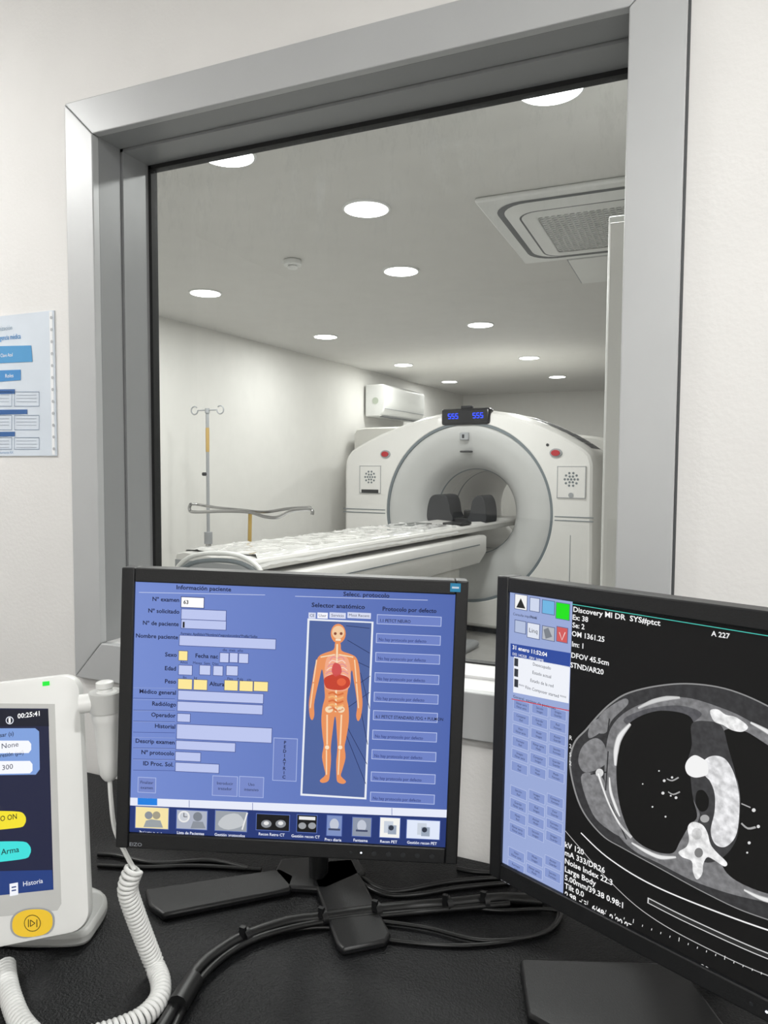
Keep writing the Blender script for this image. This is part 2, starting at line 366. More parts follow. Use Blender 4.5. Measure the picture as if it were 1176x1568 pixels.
rr.color_ramp.elements[0].color=(.56,.56,.55,1); rr.color_ramp.elements[1].color=(.72,.72,.70,1); nt.links.new(nn.outputs['Fac'],rr.inputs[0]); nt.links.new(rr.outputs[0],bb.inputs['Base Color'])
bb.inputs['Roughness'].default_value=.12; bb.inputs['Coat Weight'].default_value=.7
b=MB(); nx,ny=34,230; vs=[]
for j in range(ny+1):
    for i in range(nx+1):
        x=-.265+.53*i/nx; y=-3.0+2.3*j/ny
        edge=max(0,abs(x)-.235)
        q=Vector((x+.05*noise.noise(Vector((x*5,y*5,9))),y+.07*noise.noise(Vector((x*6,y*4,3))),0))
        z=TZ+.018-edge*2.0+.006*noise.noise(Vector((q.x*7,q.y*3.3,1)))+.007*(1-abs(noise.noise(Vector((q.x*11,q.y*5.5,5))))*2)**4
        vs.append((x,y,z))
b.add(vs,[(j*(nx+1)+i,j*(nx+1)+i+1,(j+1)*(nx+1)+i+1,(j+1)*(nx+1)+i) for j in range(ny) for i in range(nx)],PL)
b.build('plastic_cover',tb,ang=180)
b=MB()
def wing(s_,k=1.0):
    pts=[(s_*.07,-.02),(s_*.09,.05),(s_*.11,.15),(s_*.15,.195),(s_*.24*k,.19),(s_*.28*k,.12),(s_*.29*k,-.01),(s_*.24*k,-.04)]
    b.prism([(p.x+.01,-.12,TZ+.03+p.y) for p in crom([(x,z,0) for x,z in pts],4,True)],(0,.24,0),DGREY)
wing(-1,1.08); wing(1,.82)
b.box((-.1,-.10,TZ+.0),(.1,.15,TZ+.035),BLACK); b.box((.0,-.02,TZ+.02),(.07,.06,TZ+.10),BLACK)
b.build('head_holder',tb,bevel=.02,seg=3)
b=MB()
b.box((-.16,-.95,TZ+.012),(.0,-.62,TZ+.022),M('strap_grey','#5c5f5d',.7)); b.box((.08,-.60,TZ+.01),(.24,-.40,TZ+.028),BLACK)
b.build('straps',tb,bevel=.004)
# ------------------------------------------------------------ IV pole
iv=empty('iv_drip_stand'); YP=4.0
b=MB(); base=onY(318,700,YP); px,py=base.x,base.y
zt=onY(318,628,YP).z
b.sweep([(px,py,.08),(px,py,.92)],.019,CHROME,14); b.sweep([(px,py,.9),(px,py,zt)],.011,GREYP,12)
b.sweep([(px,py,.90),(px,py,.98)],.028,GREYP,14); b.build('pole',iv)
zl0=onY(318,692,YP).z; zl1=onY(318,655,YP).z; zk=onY(318,726,YP).z
b=MB(); b.sweep([(px,py,zl0),(px,py,zl1)],.0125,M('label_yellow','#b89a5a',.5),12); b.sweep([(px-.04,py,zk),(px-.0,py,zk)],.012,DGREY,10); b.build('label',iv)
b=MB()
for s_ in (-1,1):
    pts=[(px,py,zt)]+[(px+s_*.06,py,zt)]
    c=(px+s_*.105,zt)
    for k in range(14):
        a=math.pi+ k/13*math.pi*1.75
        pts.append((c[0]+s_*.027*math.cos(a),py,c[1]-.0+.027*math.sin(a)))
    b.sweep(pts,.0045,GREYP,8)
b.sweep([(px,py,zt-.02),(px,py,zt+.012)],.016,GREYP,12); b.build('hooks',iv)
b=MB()
for k in range(5):
    a=2*math.pi*k/5+.3; q=(px+.26*math.cos(a),py+.26*math.sin(a))
    b.sweep([(px,py,.12),((px+q[0])/2,(py+q[1])/2,.11),(q[0],q[1],.075)],.012,CHROME,10); b.sweep([(q[0]-.012,q[1],.03),(q[0]+.012,q[1],.03)],.03,DGREY,16)
b.build('wheel_base',iv)
# arm support frame beside the table
Yb=3.72
e=empty('arm_support_frame')
b=MB()
P=lambda u,v,dy=0: onY(u,v,Yb+dy)
b.sweep(crom([P(292,772),P(290,779),P(296,784),P(330,783),P(365,783),P(385,785),P(405,791),P(425,792),P(445,783),P(470,780),P(478,782),P(478,788)],5),.0105,CHROME,10)
b.sweep(crom([P(300,772,.08),P(330,777,.08),P(370,781,.08),P(405,784,.08),P(440,779,.08),P(475,777,.08)],5),.0095,CHROME,10)
b.sweep([P(292,772),P(300,772,.08)],.0095,CHROME,8); b.sweep([P(470,780),P(475,777,.08)],.0095,CHROME,8)
b.build('rails',e)
b=MB(); g0=P(383,785,.04); g1=P(382,845,.04)
b.sweep([g0,g1],.012,M('brass_post','#b99a4e',.4,metal=.2),12); b.build('post',e)
b=MB(); k0=P(379,842,.04); b.sweep([k0+Vector((0,0,.01)),k0-Vector((0,0,.014))],.056,BLACK,24); b.sweep([k0-Vector((0,0,.014)),k0-Vector((0,0,.07))],[.045,.04],BLACK,24)
b.sweep([k0-Vector((0,0,.06)),(k0.x,k0.y,.05)],.02,CHROME,12); b.sweep([(k0.x,k0.y,.0),(k0.x,k0.y,.05)],[.15,.13],GREYP,24); b.build('knob',e)
e=empty('table_side_guard')
b=MB()
Q=lambda u,v,dy=0: onY(u,v,2.72+dy)
for dv in (0,11):
    b.sweep(crom([Q(262,885+dv),Q(278,862+dv),Q(300,850+dv),Q(335,847+dv),Q(370,852+dv),Q(395,868+dv),Q(402,885+dv)],6),.011,WHITE if dv==0 else SEAM,12)
c1=Q(262,885);c2=Q(402,885)
for c in (c1,c2): b.sweep([c,(c.x,c.y,.02)],.011,GREYP,10); b.sweep([(c.x,c.y-.12,.02),(c.x,c.y+.12,.02)],.012,GREYP,10)
b.sweep([(c1.x,c1.y,.03),(c2.x,c2.y,.03)],.011,GREYP,10)
b.build('side_guard',e)
# ------------------------------------------------------------ desk
de=empty('desk')
b=MB(); b.box((-2.37,.35,.715),(1.87,D-.002,.75),DESK); b.build('top',de,bevel=.003)
b=MB()
for x in (-2.3,-.05,1.75): b.box((x,.45,0),(x+.04,1.1,.715),DESK)
b.build('supports',de)
# ------------------------------------------------------------ UI helpers
class UI:
    def __init__(s,mx,clip): s.mx=mx; s.inv=mx.inverted(); s.b=MB(); s.clip=clip; s.o=s.inv@CO
    def loc(s,u,v):
        d=s.inv.to_3x3()@ray(u,v); t=-s.o.z/d.z; p=s.o+d*t; return Vector((p.x,p.y))
    def _clip(s,pts):
        x0,y0,x1,y1=s.clip
        for ax,lim,sg in ((0,x0,1),(0,x1,-1),(1,y0,1),(1,y1,-1)):
            out=[]
            for i in range(len(pts)):
                a,c=pts[i-1],pts[i]; ia=(a[ax]-lim)*sg>=0; ic=(c[ax]-lim)*sg>=0
                if ia!=ic:
                    t=(lim-a[ax])/(c[ax]-a[ax]); out.append(a+(c-a)*t)
                if ic: out.append(c)
            pts=out
            if not pts: break
        return pts
    def lpoly(s,pts,col,layer):
        pts=s._clip([Vector(p) for p in pts])
        if len(pts)<3: return
        z=.00012*layer
        if sum(pts[i-1].x*pts[i].y-pts[i].x*pts[i-1].y for i in range(len(pts)))<0: pts=pts[::-1]
        s.b.add([(p.x,p.y,z) for p in pts],[list(range(len(pts)))],E(col))
    def poly(s,pts,col,layer,sm=0):
        if sm: pts=[(p.x,p.y) for p in crom([(x,y,0) for x,y in pts],sm,True)]
        s.lpoly([s.loc(*p) for p in pts],col,layer)
    def rect(s,x0,y0,x1,y1,col,layer):
        xm,ym=(x0+x1)/2,(y0+y1)/2
        a=s.loc(x0,ym).x;c=s.loc(x1,ym).x;d=s.loc(xm,y1).y;e_=s.loc(xm,y0).y
        s.lpoly([(a,d),(c,d),(c,e_),(a,e_)],col,layer)
    def frame(s,x0,y0,x1,y1,fill,line,layer,t=1.2):
        s.rect(x0-t,y0-t,x1+t,y1+t,line,layer); s.rect(x0,y0,x1,y1,fill,layer+1)
    def line(s,pts,wd,col,layer,sm=0):
        if sm: pts=[(p.x,p.y) for p in crom([(x,y,0) for x,y in pts],sm)]
        L=[s.loc(*p) for p in pts]; ws=wd if hasattr(wd,'__len__') else [wd]*len(L)
        if len(ws)!=len(L): 
            m=len(ws)-1; ws=[ws[min(m,int(i/(len(L)-1)*m))]*(1-(i/(len(L)-1)*m)%1)+ws[min(m,int(i/(len(L)-1)*m)+1)]*((i/(len(L)-1)*m)%1) for i in range(len(L))]
        k1=(s.loc(pts[0][0],pts[0][1]+1)-L[0]).length/2
        up_,dn=[],[]
        for i,p in enumerate(L):
            d=(L[min(i+1,len(L)-1)]-L[max(i-1,0)]).normalized(); n=Vector((-d.y,d.x))*k1*ws[i]
            up_.append(p+n); dn.append(p-n)
        for i in range(len(L)-1): s.lpoly([dn[i],dn[i+1],up_[i+1],up_[i]],col,layer)
    def circ(s,u,v,r,col,layer,ry=None,n=20):
        ry=ry or r; s.poly([(u+r*math.cos(2*math.pi*k/n),v+ry*math.sin(2*math.pi*k/n)) for k in range(n)],col,layer)
    def text(s,t,u,v,h,col,layer,al='LEFT',sx=1.0,bold=0):
        p=s.loc(u,v); k=(s.loc(u,v+h)-p).length/.72
        cu=bpy.data.curves.new('t','FONT'); cu.body=t; cu.size=k; cu.align_x=al; cu.align_y='CENTER'; cu.resolution_u=2; cu.offset=bold*k
        o=bpy.data.objects.new('t',cu); sc.collection.objects.link(o)
        bpy.context.view_layer.update()
        me=bpy.data.meshes.new_from_object(o.evaluated_get(bpy.context.evaluated_depsgraph_get()))
        x0,y0,x1,y1=s.clip; vs=[(p.x+q.co.x*sx,p.y+q.co.y,.00012*layer) for q in me.vertices]
        ok=[x0<=q[0]<=x1 and y0<=q[1]<=y1 for q in vs]
        s.b.add(vs,[list(f.vertices) for f in me.polygons if all(ok[i] for i in f.vertices)],E(col))
        bpy.data.objects.remove(o); bpy.data.curves.remove(cu); bpy.data.meshes.remove(me)
    def build(s,name,par): return s.b.build(name,par,smooth=False,fix=False)
def pose(c,a): 
    return Matrix.Translation((c[0],c[1],c[2]+CZ))@Matrix.Rotation(math.radians(a[0]),4,'Z')@Matrix.Rotation(math.radians(90+a[1]),4,'X')@Matrix.Rotation(math.radians(a[2]),4,'Z')
LMX=pose((-.4316,.7223,-.2884),(21.89,-1.24,-1.73))
RMX=pose((-.0148,.687,-.2802),(-24.97,-1.8,.54))
W2,H2=.2025,.167
def monitor(mx,clip,feet):
    m=empty('computer_monitor',mx); x0,y0,x1,y1=clip
    b=MB()
    z1,z0=.004,-.022
    for lo,hi in (((-W2,-H2,z0),(x0,H2,z1)),((x1,-H2,z0),(W2,H2,z1)),((x0,y1,z0),(x1,H2,z1)),((x0,-H2,z0),(x1,y0,z1))): b.box(lo,hi,BLACK)
    b.build('bezel',m,bevel=.0015)
    b=MB(); b.box((x0-.002,y0-.002,-.02),(x1+.002,y1+.002,-.0004),M('panel_black','#050506',.3)); b.build('lcd_panel',m)
    b=MB(); b.box((-W2+.004,-H2+.004,-.034),(W2-.004,H2-.004,-.022),BLACK); b.box((-.13,-.11,-.055),(.13,.11,-.034),BLACK); b.build('rear_housing',m,bevel=.008)
    b=MB()
    for k in range(5): b.disc((W2-.03-k*.017,-H2+.009,.004),.0028,M('button_dark','#26282b',.3),n=14,h=.0012)
    b.disc((W2-.125,-H2+.009,.004),.0015,M('button_dark'),n=10,h=.001)
    b.build('buttons',m)
    b=MB(); b.disc((W2-.113,-H2+.009,.0045),.0011,E('#e8f0ff',3.0),n=10); b.build('power_led',m,fix=False)
    return m
def stand(m,mx,apex):
    inv=mx.inverted(); b=MB()
    A=Vector(apex); back=mx@Vector((0,-.04,-.06)); 
    b.sweep([inv@p for p in (back,Vector((A.x,A.y,back.z-.04)),Vector((A.x,A.y,.76)))],[.022,.024,.026],BLACK,16,sy=.6)
    b.build('column',m)
# left monitor
LC=(-W2+.0155,-H2+.0185,W2-.0145,H2-.0165)
lm=monitor(LMX,LC,None)
ui=UI(LMX,LC)
NV='#0a0f34'
ui.rect(190,870,720,1330,'g#758cd0#4c64ac',0)
ui.text('Información paciente',312,901,6.5,NV,4,'CENTER',1.1,.02); ui.text('Selecc. protocolo',561,911,6.5,NV,4,'CENTER',1.1,.02)
ui.line([(213,907),(406,911)],.8,'#c8d2ee',2); ui.line([(452,913),(655,919)],.8,'#c8d2ee',2)
ui.text('Selector anatómico',518,928,6.8,NV,4,'CENTER',1.1,.02); ui.text('Protocolo por defecto',627,934,6.5,NV,4,'CENTER',1.0,.02)
labs=[('Nº examen',275,919),('Nº solicitado',275,937),('Nº de paciente',274,956),('Nombre paciente',273,976),('Sexo',271,1003),('Edad',270,1024),('Peso',270,1044),('Médico general',270,1061),('Radiólogo',270,1079),('Operador',269,1096),('Historial',269,1113),('Descrip examen',268,1137),('Nº protocolo',267,1154),('ID Proc. Sol.',266,1171)]
for i,(t_,x,y) in enumerate(labs):
    ui.text(t_,x,y,6.4,NV,4,'RIGHT',1.03,.02)
    if i>6: ui.line([(204,y-8),(268,y-7)],.7,'#8fa0d4',2); ui.line([(204,y+8),(268,y+9)],.7,'#3f5090',2)
for r in [(278,915,312,930),]: ui.frame(*r,'#ffffff','#3a477f',2)
for r in [(278,934,346,949),(278,950,346,963),(275,976,422,991),(273,1060,403,1074),(272,1077,402,1091),(272,1093,291,1105),(271,1112,416,1134),(270,1136,360,1149),(269,1152,307,1165),(269,1169,335,1182)]: ui.frame(*r,'#bcc6ee','#44528f',2,.9)
for r in [(337,1000,350,1014),(352,1000,364,1014),(366,1001,380,1015),(274,1019,294,1033),(306,1019,322,1033),(327,1020,341,1034),(347,1020,364,1034)]: ui.frame(*r,'#c3ccf0','#44528f',2,.9)
for r in [(274,997,287,1011),(273,1040,294,1055),(297,1041,317,1056),(344,1042,364,1057),(367,1043,387,1058),(389,1044,410,1058)]: ui.frame(*r,'#fbe79a','#5a5f80',2,.9)
ui.text('63',281,922,6,'#111111',5,bold=.02); ui.rect(280,952,283,961,'#222222',5)
ui.text('Formato: Apellido/s^Nombre/s^segundonombre^Prefijo^Sufijo',277,970,4,NV,4,'LEFT',.83,.01)
ui.text('Fecha nac',299,1004,6.4,NV,4,'LEFT',1.0,.02); ui.text('Altura',321,1047,6.4,NV,4,'LEFT',1,.02)
ui.text('día  mes  año',341,995,4.2,NV,4); ui.text('Años     Meses  Sem  Días',276,1014,4,NV,4); ui.text('lbs       kg',280,1037,4,NV,4); ui.text('Pies    Pulg.   cm',348,1039,4,NV,4)
for r,t1,t2 in (((212,1191,238,1213),'Finalizar','examen'),((326,1189,363,1218),'Introducir','trazador'),((367,1190,403,1220),'Uso','intensivo')):
    ui.frame(*r,'#7688c8','#a9b8e6',2,1); xm=(r[0]+r[2])/2; ym=(r[1]+r[3])/2
    ui.text(t1,xm,ym-4,4.6,NV,5,'CENTER',.95); ui.text(t2,xm,ym+4,4.6,NV,5,'CENTER',.95)
ui.frame(419,1131,454,1195,'#6c80c2','#a9b8e6',2,1)
for i,c in enumerate('PEDIATRIC'): ui.text(c,436.5-i*.2,1137+i*6.6,5,NV,5,'CENTER',1,.02)
ui.poly([(471,947),(572,952),(561,1224),(460,1218)],'#e8ecf4',2); ui.poly([(474,950),(569,954),(558,1221),(463,1215)],'#4c629c',3)
for x,t_,wd in ((478,'CE',11),(494,'User',16),(517,'Servicio',25),(550,'Most Recent',36)): ui.rect(x-wd/2,938,x+wd/2,947,'#d5daf0' if t_!='User' else '#f5f5ff',3); ui.text(t_,x,942.5,4.4,NV,5,'CENTER')
for i,y in enumerate((950,979,1008,1039,1069,1097,1127,1157,1191,1222)):
    x=578-i*1.15
    ui.frame(x,y-6.5,x+97,y+6.5,'#6c80c4','#b8c4ea',2,1)
    ui.text({0:'1.1 PETCT NEURO',5:'6.1 PETCT STANDARD FDG + PULMON'}.get(i,'No hay protocolo por defecto'),x+3,y,4.8,NV if i in (0,5) else '#2c3a78',5,'LEFT',.88,.01)
for (a,c) in (((530,958),(566,962)),((532,980),(566,1000)),((545,1050),(567,1035)),((547,1060),(563,1140)),((530,1085),(566,1060)),((530,1110),(562,1170)),((520,1100),(560,1200)),((552,1030),(566,1085)),((540,1010),(566,1022))): ui.line([a,c],.9,'#1d2a5c',4)
def hx(y): return 518-(y-970)*.036
half=[(4,985),(6,996),(19,1001),(29,1007),(34,1022),(37,1045),(40,1066),(41,1080),(39,1098),(35,1104),(32,1096),(33,1080),(30,1060),(26,1040),(23,1026),(20,1038),(18,1056),(17,1070),(20,1084),(21,1105),(18,1130),(16,1143),(18,1160),(14,1178),(12,1188),(20,1196),(16,1200),(7,1197),(5,1186),(4,1165),(5,1145),(3,1120),(1,1100)]
full=[(hx(y)+x,y) for x,y in half]+[(hx(y)-x,y-1.5) for x,y in half[::-1]]
SK='#e8925c'
ui.poly(full,SK,5,3); ui.circ(518,970,11.5,SK,5,15)
ui.circ(518,968,9.5,'#f0c9a0',6,10); ui.circ(513.5,970,2.2,'#8a4630',7); ui.circ(522.5,970,2.2,'#8a4630',7); ui.rect(514,978,522,981,'#f5e3c8',7)
ui.poly([(503,1004),(530,1005),(537,1030),(532,1056),(500,1055),(497,1030)],'#f0a888',6,4)
for i in range(8):
    y=1008+i*5.5; wv=11+min(i,4)*1.6-(max(0,i-5))*1.4
    for s_ in (-1,1): ui.line([(hx(y),y),(hx(y)+s_*wv*.6,y-2.5),(hx(y)+s_*wv,y+2)],1.4,'#f7d6c8' if i%2 else '#dd8b98',7,3)
ui.line([(516.5,986),(514,1090)],2.6,'#f3dcb8',7)
for s_ in (-1,1):
    ui.line([(516+s_*3,1002),(516+s_*25,1006)],1.8,'#f3dcb8',8)
    ui.line([(514+s_*29,1010),(513+s_*33,1044)],1.8,'#f6d3ac',7); ui.line([(513+s_*33,1046),(512+s_*37,1084)],1.8,'#f6d3ac',7)
    ui.line([(512+s_*11,1094),(511+s_*10,1140)],2.4,'#f6d3ac',7); ui.circ(511+s_*10,1144,3.2,'#f8e2c4',7); ui.line([(510+s_*10,1148),(509+s_*9,1186)],2,'#f6d3ac',7)
    ui.circ(513+s_*9,1086,6,'#f3dcb8',8,5)
ui.poly([(497,1038),(512,1032),(532,1036),(536,1048),(525,1056),(505,1055),(498,1050)],'#c43f2a',8,4); ui.poly([(512,1015),(521,1018),(523,1030),(514,1036),(508,1027)],'#d05050',8,4)
ui.circ(523,1044,7,'#e2603c',9,6)
for k in range(5): ui.line([(503,1062+k*6),(510,1060+k*6),(517,1064+k*6),(526,1061+k*6)],2.8,'#f0b070' if k%2 else '#d8703c',8,3)
ui.poly([(198,1221),(690,1240),(690,1252),(198,1233)],'#e6eaf8',3); ui.poly([(211,1221.5),(241,1222.6),(241,1233),(211,1232)],'#1c7fe0',4)
ui.poly([(198,1233),(690,1252),(690,1330),(190,1300)],'#1f3474',3)
ui.line([(290,1225),(290,1236)],.8,'#5a6aa8',5);ui.line([(387,1229),(387,1240)],.8,'#5a6aa8',5);ui.line([(600,1237),(600,1248)],.8,'#5a6aa8',5)
ics=[(233,1252,50,32,'#f4e3a8'),(294,1255,46,28,'#aeb4c4'),(354,1257,48,30,'#9aa0a8'),(418,1259,50,24,'#0a0b10'),(470,1261,30,26,'#0a0b10'),(512,1264,22,30,'#7c8fc0'),(554,1266,28,28,'#8c95a8'),(597,1267,30,30,'#f2f2ee'),(648,1270,50,28,'#dfe7f8')]
for i,(x,y,wd,hh,c) in enumerate(ics):
    ui.frame(x-wd/2,y-hh/2,x+wd/2,y+hh/2,c,'#5a70b4',5,1)
    if i==0: ui.circ(228,1248,6,'#8a8f98',7); ui.circ(240,1248,6,'#a09a88',7); ui.poly([(220,1266),(224,1256),(232,1254),(246,1256),(250,1267)],'#9aa0a4',7)
    if i==1: ui.circ(282,1250,9,'#e8e8e8',7); ui.circ(282,1250,6.5,'#c8ccd4',8); ui.line([(282,1250),(282,1244)],1,'#222222',9); ui.line([(282,1250),(287,1250)],1,'#222222',9); ui.circ(303,1250,7,'#7c828c',7); ui.poly([(292,1268),(296,1257),(311,1258),(315,1268)],'#8b919b',7)
    if i==2: ui.poly([(334,1262),(345,1248),(365,1246),(374,1262),(350,1270)],'#c2c6ca',7,3); ui.line([(371,1270),(379,1244)],2.2,'#e8e8e8',8)
    if i==3:
        for cx in (408,430): ui.circ(cx,1261,8,'#8b8f95',7,6); ui.circ(cx,1260,4,'#e6e6e6',8,3)
    if i==4:
        ui.circ(463,1264,6,'#9a9da2',7,5); ui.circ(478,1264,6,'#9a9da2',7,5); ui.rect(458,1250,483,1255,'#e8e8e8',7)
    if i in (5,6): ui.circ(x,y-2,7,'#c0c6d4',7,9); ui.rect(x-9,y+4,x+9,y+7,'#414a66',8)
    if i>=7: ui.rect(x-9,y-10,x+5,y+8,'#c8d0dc',7); ui.rect(x-3,y-4,x+10,y+10,'#9aa6b8',8); ui.circ(x+2,y,4,'#2c3444',9)
    ui.text(['Paciente nuevo','Lista de Pacientes','Gestión protocolos','Recon Retro CT','Gestión recon CT','Prep diaria','Fantasma','Recon PET','Gestión recon PET'][i],x-2,y+hh/2+6.5,4.4,'#f0f4ff',7,'CENTER',.95,.012)
ui.build('screen_content',lm)
b=MB(); 
p=ui.loc(697,899); b.box((p.x-.006,p.y-.005,.004),(p.x+.006,p.y+.005,.0045),E('#3aa0d0',.6)); b.box((p.x-.004,p.y-.001,.0045),(p.x+.004,p.y+.001,.0048),E('#e8f4ff',.7)); b.build('sticker',lm,smooth=False)  # sticker colours are given a glow of their own
def logo(mx,m,u,v):
    L=UI(mx,(-W2,-H2,W2,H2)); L.text('EIZO',u,v,5.5,'#8a8d92',0,'LEFT',1.15);  # logo letters drawn in a glowing material, though unlit
    o=L.build('logo',m); o.location.z=.0045
logo(LMX,lm,200,1290)
DZ=.75
def foot(m,mx,pts,th=.012):
    b=MB(); inv=mx.inverted()
    P3=[onZ(u,v,DZ+.0005) for u,v in pts]; n=len(P3)
    vs=[inv@p for p in P3]+[inv@(p+Vector((0,0,th))) for p in P3]
    b.add(vs,[list(range(n)),list(range(n,2*n))]+[(i,(i+1)%n,n+(i+1)%n,n+i) for i in range(n)],BLACK)
    return b.build('foot',m,bevel=.004)
foot(lm,LMX,[(228,1396),(222,1372),(430,1340),(452,1352),(445,1372),(250,1412)])
foot(lm,LMX,[(470,1330),(540,1325),(598,1440),(592,1452),(525,1466),(515,1455)])
foot(lm,LMX,[(420,1345),(430,1325),(545,1318),(560,1345),(500,1372),(440,1368)])
ap=onZ(488,1345,DZ)
stand(lm,LMX,(ap.x,ap.y,DZ))
# ------------------------------------------------------------ right monitor
rm=monitor(RMX,LC,None)
ui=UI(RMX,LC)
ui.rect(760,850,1420,1800,'#030304',0)
PB='#98a8d6'
ui.poly([(776,895),(877,920),(862,1380),(764,1340)],PB,1)
ui.poly([(782,985),(874,1000),(873,1022),(782,1005)],'#2c4a9c',2); ui.text('31 enero 11:52:04',785,991,6.2,'#ffffff',3,'LEFT',1.0,.02)
ui.text('DSS: 14C028   /SRV: 368MB',785,1001,4,'#ffffff',3,'LEFT',.9)
ics=[(798,922,18,22,'#f2f2f2'),(819,926,14,20,'#cdd6ec'),(840,930,18,20,'#6fb4e0'),(862,936,20,24,'#18e010'),(817,966,18,22,'#dfe4f0'),(840,970,18,20,'#b4b8c0'),(861,972,16,22,'#d05a5a'),(797,960,16,18,'#b4c0dc')]
for i,(x,y,wd,hh,c) in enumerate(ics): ui.frame(x-wd/2,y-hh/2,x+wd/2,y+hh/2,c,'#56648c',2,1)
ui.poly([(791,930),(798,916),(805,932)],'#222222',5); ui.text('Linq',817,966,7,'#111111',5,'CENTER'); ui.text('Consulta importada',786,940,4,'#101830',4); ui.text('Manual',812,944,4,'#101830',4,'LEFT',.8)
ui.line([(857,968),(861,980),(866,968)],1.2,'#f4e8e8',5); ui.poly([(833,964),(840,961),(846,975),(836,978)],'#7a8088',5)
ui.poly([(787,1005),(873,1021),(871,1077),(786,1060)],'#eef1f8',2)
for i,t_ in enumerate(('Desocupado','Estado actual','Estado de la red','**** Film Composer started ****')): ui.text(t_,830,1020+i*13,5,'#101830',5,'CENTER',.95)
for k in range(3): ui.rect(788,1008+k*16,794,1020+k*16,'#30343c',5)
ui.text('General, escáner de pacientes',786,1066,4.6,'#101830',4)
words=['Filmar serie','Sección','Imagen','Comparar','Guardar','Red','Visor','Medir','Anotar','Formato']
for row in range(15):
    y=1081+row*19
    for c in range(3):
        x=799+c*28-row*.66; yy=y+c*6.2
        if row in (6,11): continue
        if yy<1350: 
            ui.frame(x-12,yy-7,x+12,yy+7,'#8496cc','#b4c0e4',2,.8)
            ui.text(words[(row*3+c)%10],x,yy-2.5,3.6,'#1c2750',5,'CENTER',.85); ui.text(words[(row*5+c*2)%10],x,yy+2.8,3.6,'#1c2750',5,'CENTER',.8)
ui.line([(784,1070),(872,1088)],1.2,'#d02020',6); 
for t_,x,y in (('Ex: 38',877,945),('Se: 2',877,957),('OM 1361.25',876,970),('Im: 1',876,986),('DFOV 45.5cm',875,1003),('STND/AR20',874,1018),('A 227',1090,970)):
    ui.text(t_,x,y,8,'#f4f4f4',6,'LEFT',1.0,.02)
ui.text('Discovery MI DR  SYS#ptct',878,933,8,'#f4f4f4',6,'LEFT',1.12,.02)
for i,t_ in enumerate(('kV 120','mA 333/DR26','Noise Index 22.3','Large Body','5.00mm/39.38 0.98:1','Tilt 0.0','0.98/HE 16:48:10/00.07','W:400 L:40')): ui.text(t_,866,1292+i*12.6,8.5,'#f4f4f4',14,'LEFT',1.0,.02)
ui.text('P 227',1064,1474,9,'#f4f4f4',14,'LEFT',1.05,.02)
for k,c in enumerate('R252'): ui.text(c,872,1129+k*13,6.5,'#f4f4f4',6)
ui.line([(876,925),(1400,1010)],1,'#4fd0c0',3)
# chest CT slice, built up in tissue layers
body=[(872,1175),(878,1138),(897,1116),(915,1095),(935,1076),(962,1060),(1008,1049),(1060,1046),(1120,1056),(1185,1085),(1250,1130),(1310,1200),(1330,1290),(1300,1400),(1230,1420),(1150,1400),(1080,1368),(1010,1330),(955,1300),(920,1278),(888,1235)]
def shr(P_,s,cx=1095,cy=1225): return [(cx+(x-cx)*s,cy+(y-cy)*s) for x,y in P_]
ui.poly(body,'#8e8e8e',2,6); ui.poly(shr(body,.988),'n#353537',3,6)
MU='n#7a7a7c'
ui.poly([(940,1108),(965,1086),(1005,1071),(1050,1068),(1100,1082),(1150,1105),(1230,1160),(1292,1240),(1294,1340),(1245,1388),(1150,1376),(1070,1352),(1010,1322),(972,1303),(945,1275),(932,1240),(926,1185),(930,1135)],MU,4,6)
ui.poly([(955,1104),(985,1087),(1030,1080),(1060,1084),(1075,1094),(1060,1112),(1100,1120),(1000,1120)],'n#56565a',5,5)
ui.poly([(946,1150),(955,1118),(978,1098),(1012,1088),(1052,1094),(1064,1112),(1062,1140),(1054,1165),(1058,1190),(1062,1222),(1068,1250),(1056,1264),(1042,1288),(1030,1306),(1000,1302),(970,1282),(953,1245),(945,1200)],'#040404',6,6)
ui.poly([(1108,1120),(1135,1118),(1160,1130),(1215,1170),(1262,1225),(1280,1300),(1250,1360),(1190,1370),(1135,1352),(1108,1328),(1112,1300),(1128,1280),(1134,1230),(1128,1190),(1112,1160)],'#040404',6,6)
for P_ in ([(886,1165),(893,1142),(912,1130),(926,1140),(930,1165),(915,1178),(895,1182)],[(890,1190),(912,1184),(926,1196),(930,1222),(945,1258),(957,1282),(935,1272),(908,1246)],[(922,1092),(955,1070),(962,1078),(938,1102),(928,1122),(912,1118)],[(905,1108),(922,1100),(920,1120),(902,1130)]): ui.poly(P_,'n#808082',5,5)
for P_ in ([(930,1130),(934,1100)],[(905,1185),(930,1182)],[(935,1230),(960,1285)],[(932,1150),(928,1210)]): ui.line(P_,2,'#2c2c2e',7)
def rib(pts,w,c='#e9e9e9'):
    ui.line(pts,[w*.5,w*1.1,w*1.15,w*.5],'#b4b4b4',8,6); ui.line(pts,[w*.25,w*.75,w*.8,w*.2],c,9,6)
rib([(943,1172),(944,1150),(950,1128),(966,1108)],8); rib([(978,1084),(1000,1074),(1022,1069),(1042,1068)],6,'#cfcfcf')
rib([(934,1190),(936,1212),(944,1236),(950,1250)],5); rib([(968,1290),(990,1303),(1012,1312),(1036,1312)],6)
rib([(1150,1106),(1176,1120),(1200,1136),(1225,1158)],7); rib([(1245,1188),(1266,1220),(1280,1252),(1288,1280)],7); rib([(1140,1362),(1170,1376),(1205,1382),(1240,1378)],7)
ui.poly([(1088,1088),(1100,1086),(1112,1094),(1128,1098),(1146,1112),(1138,1120),(1122,1118),(1108,1110),(1094,1104)],'n#e6e6e6',8,4)
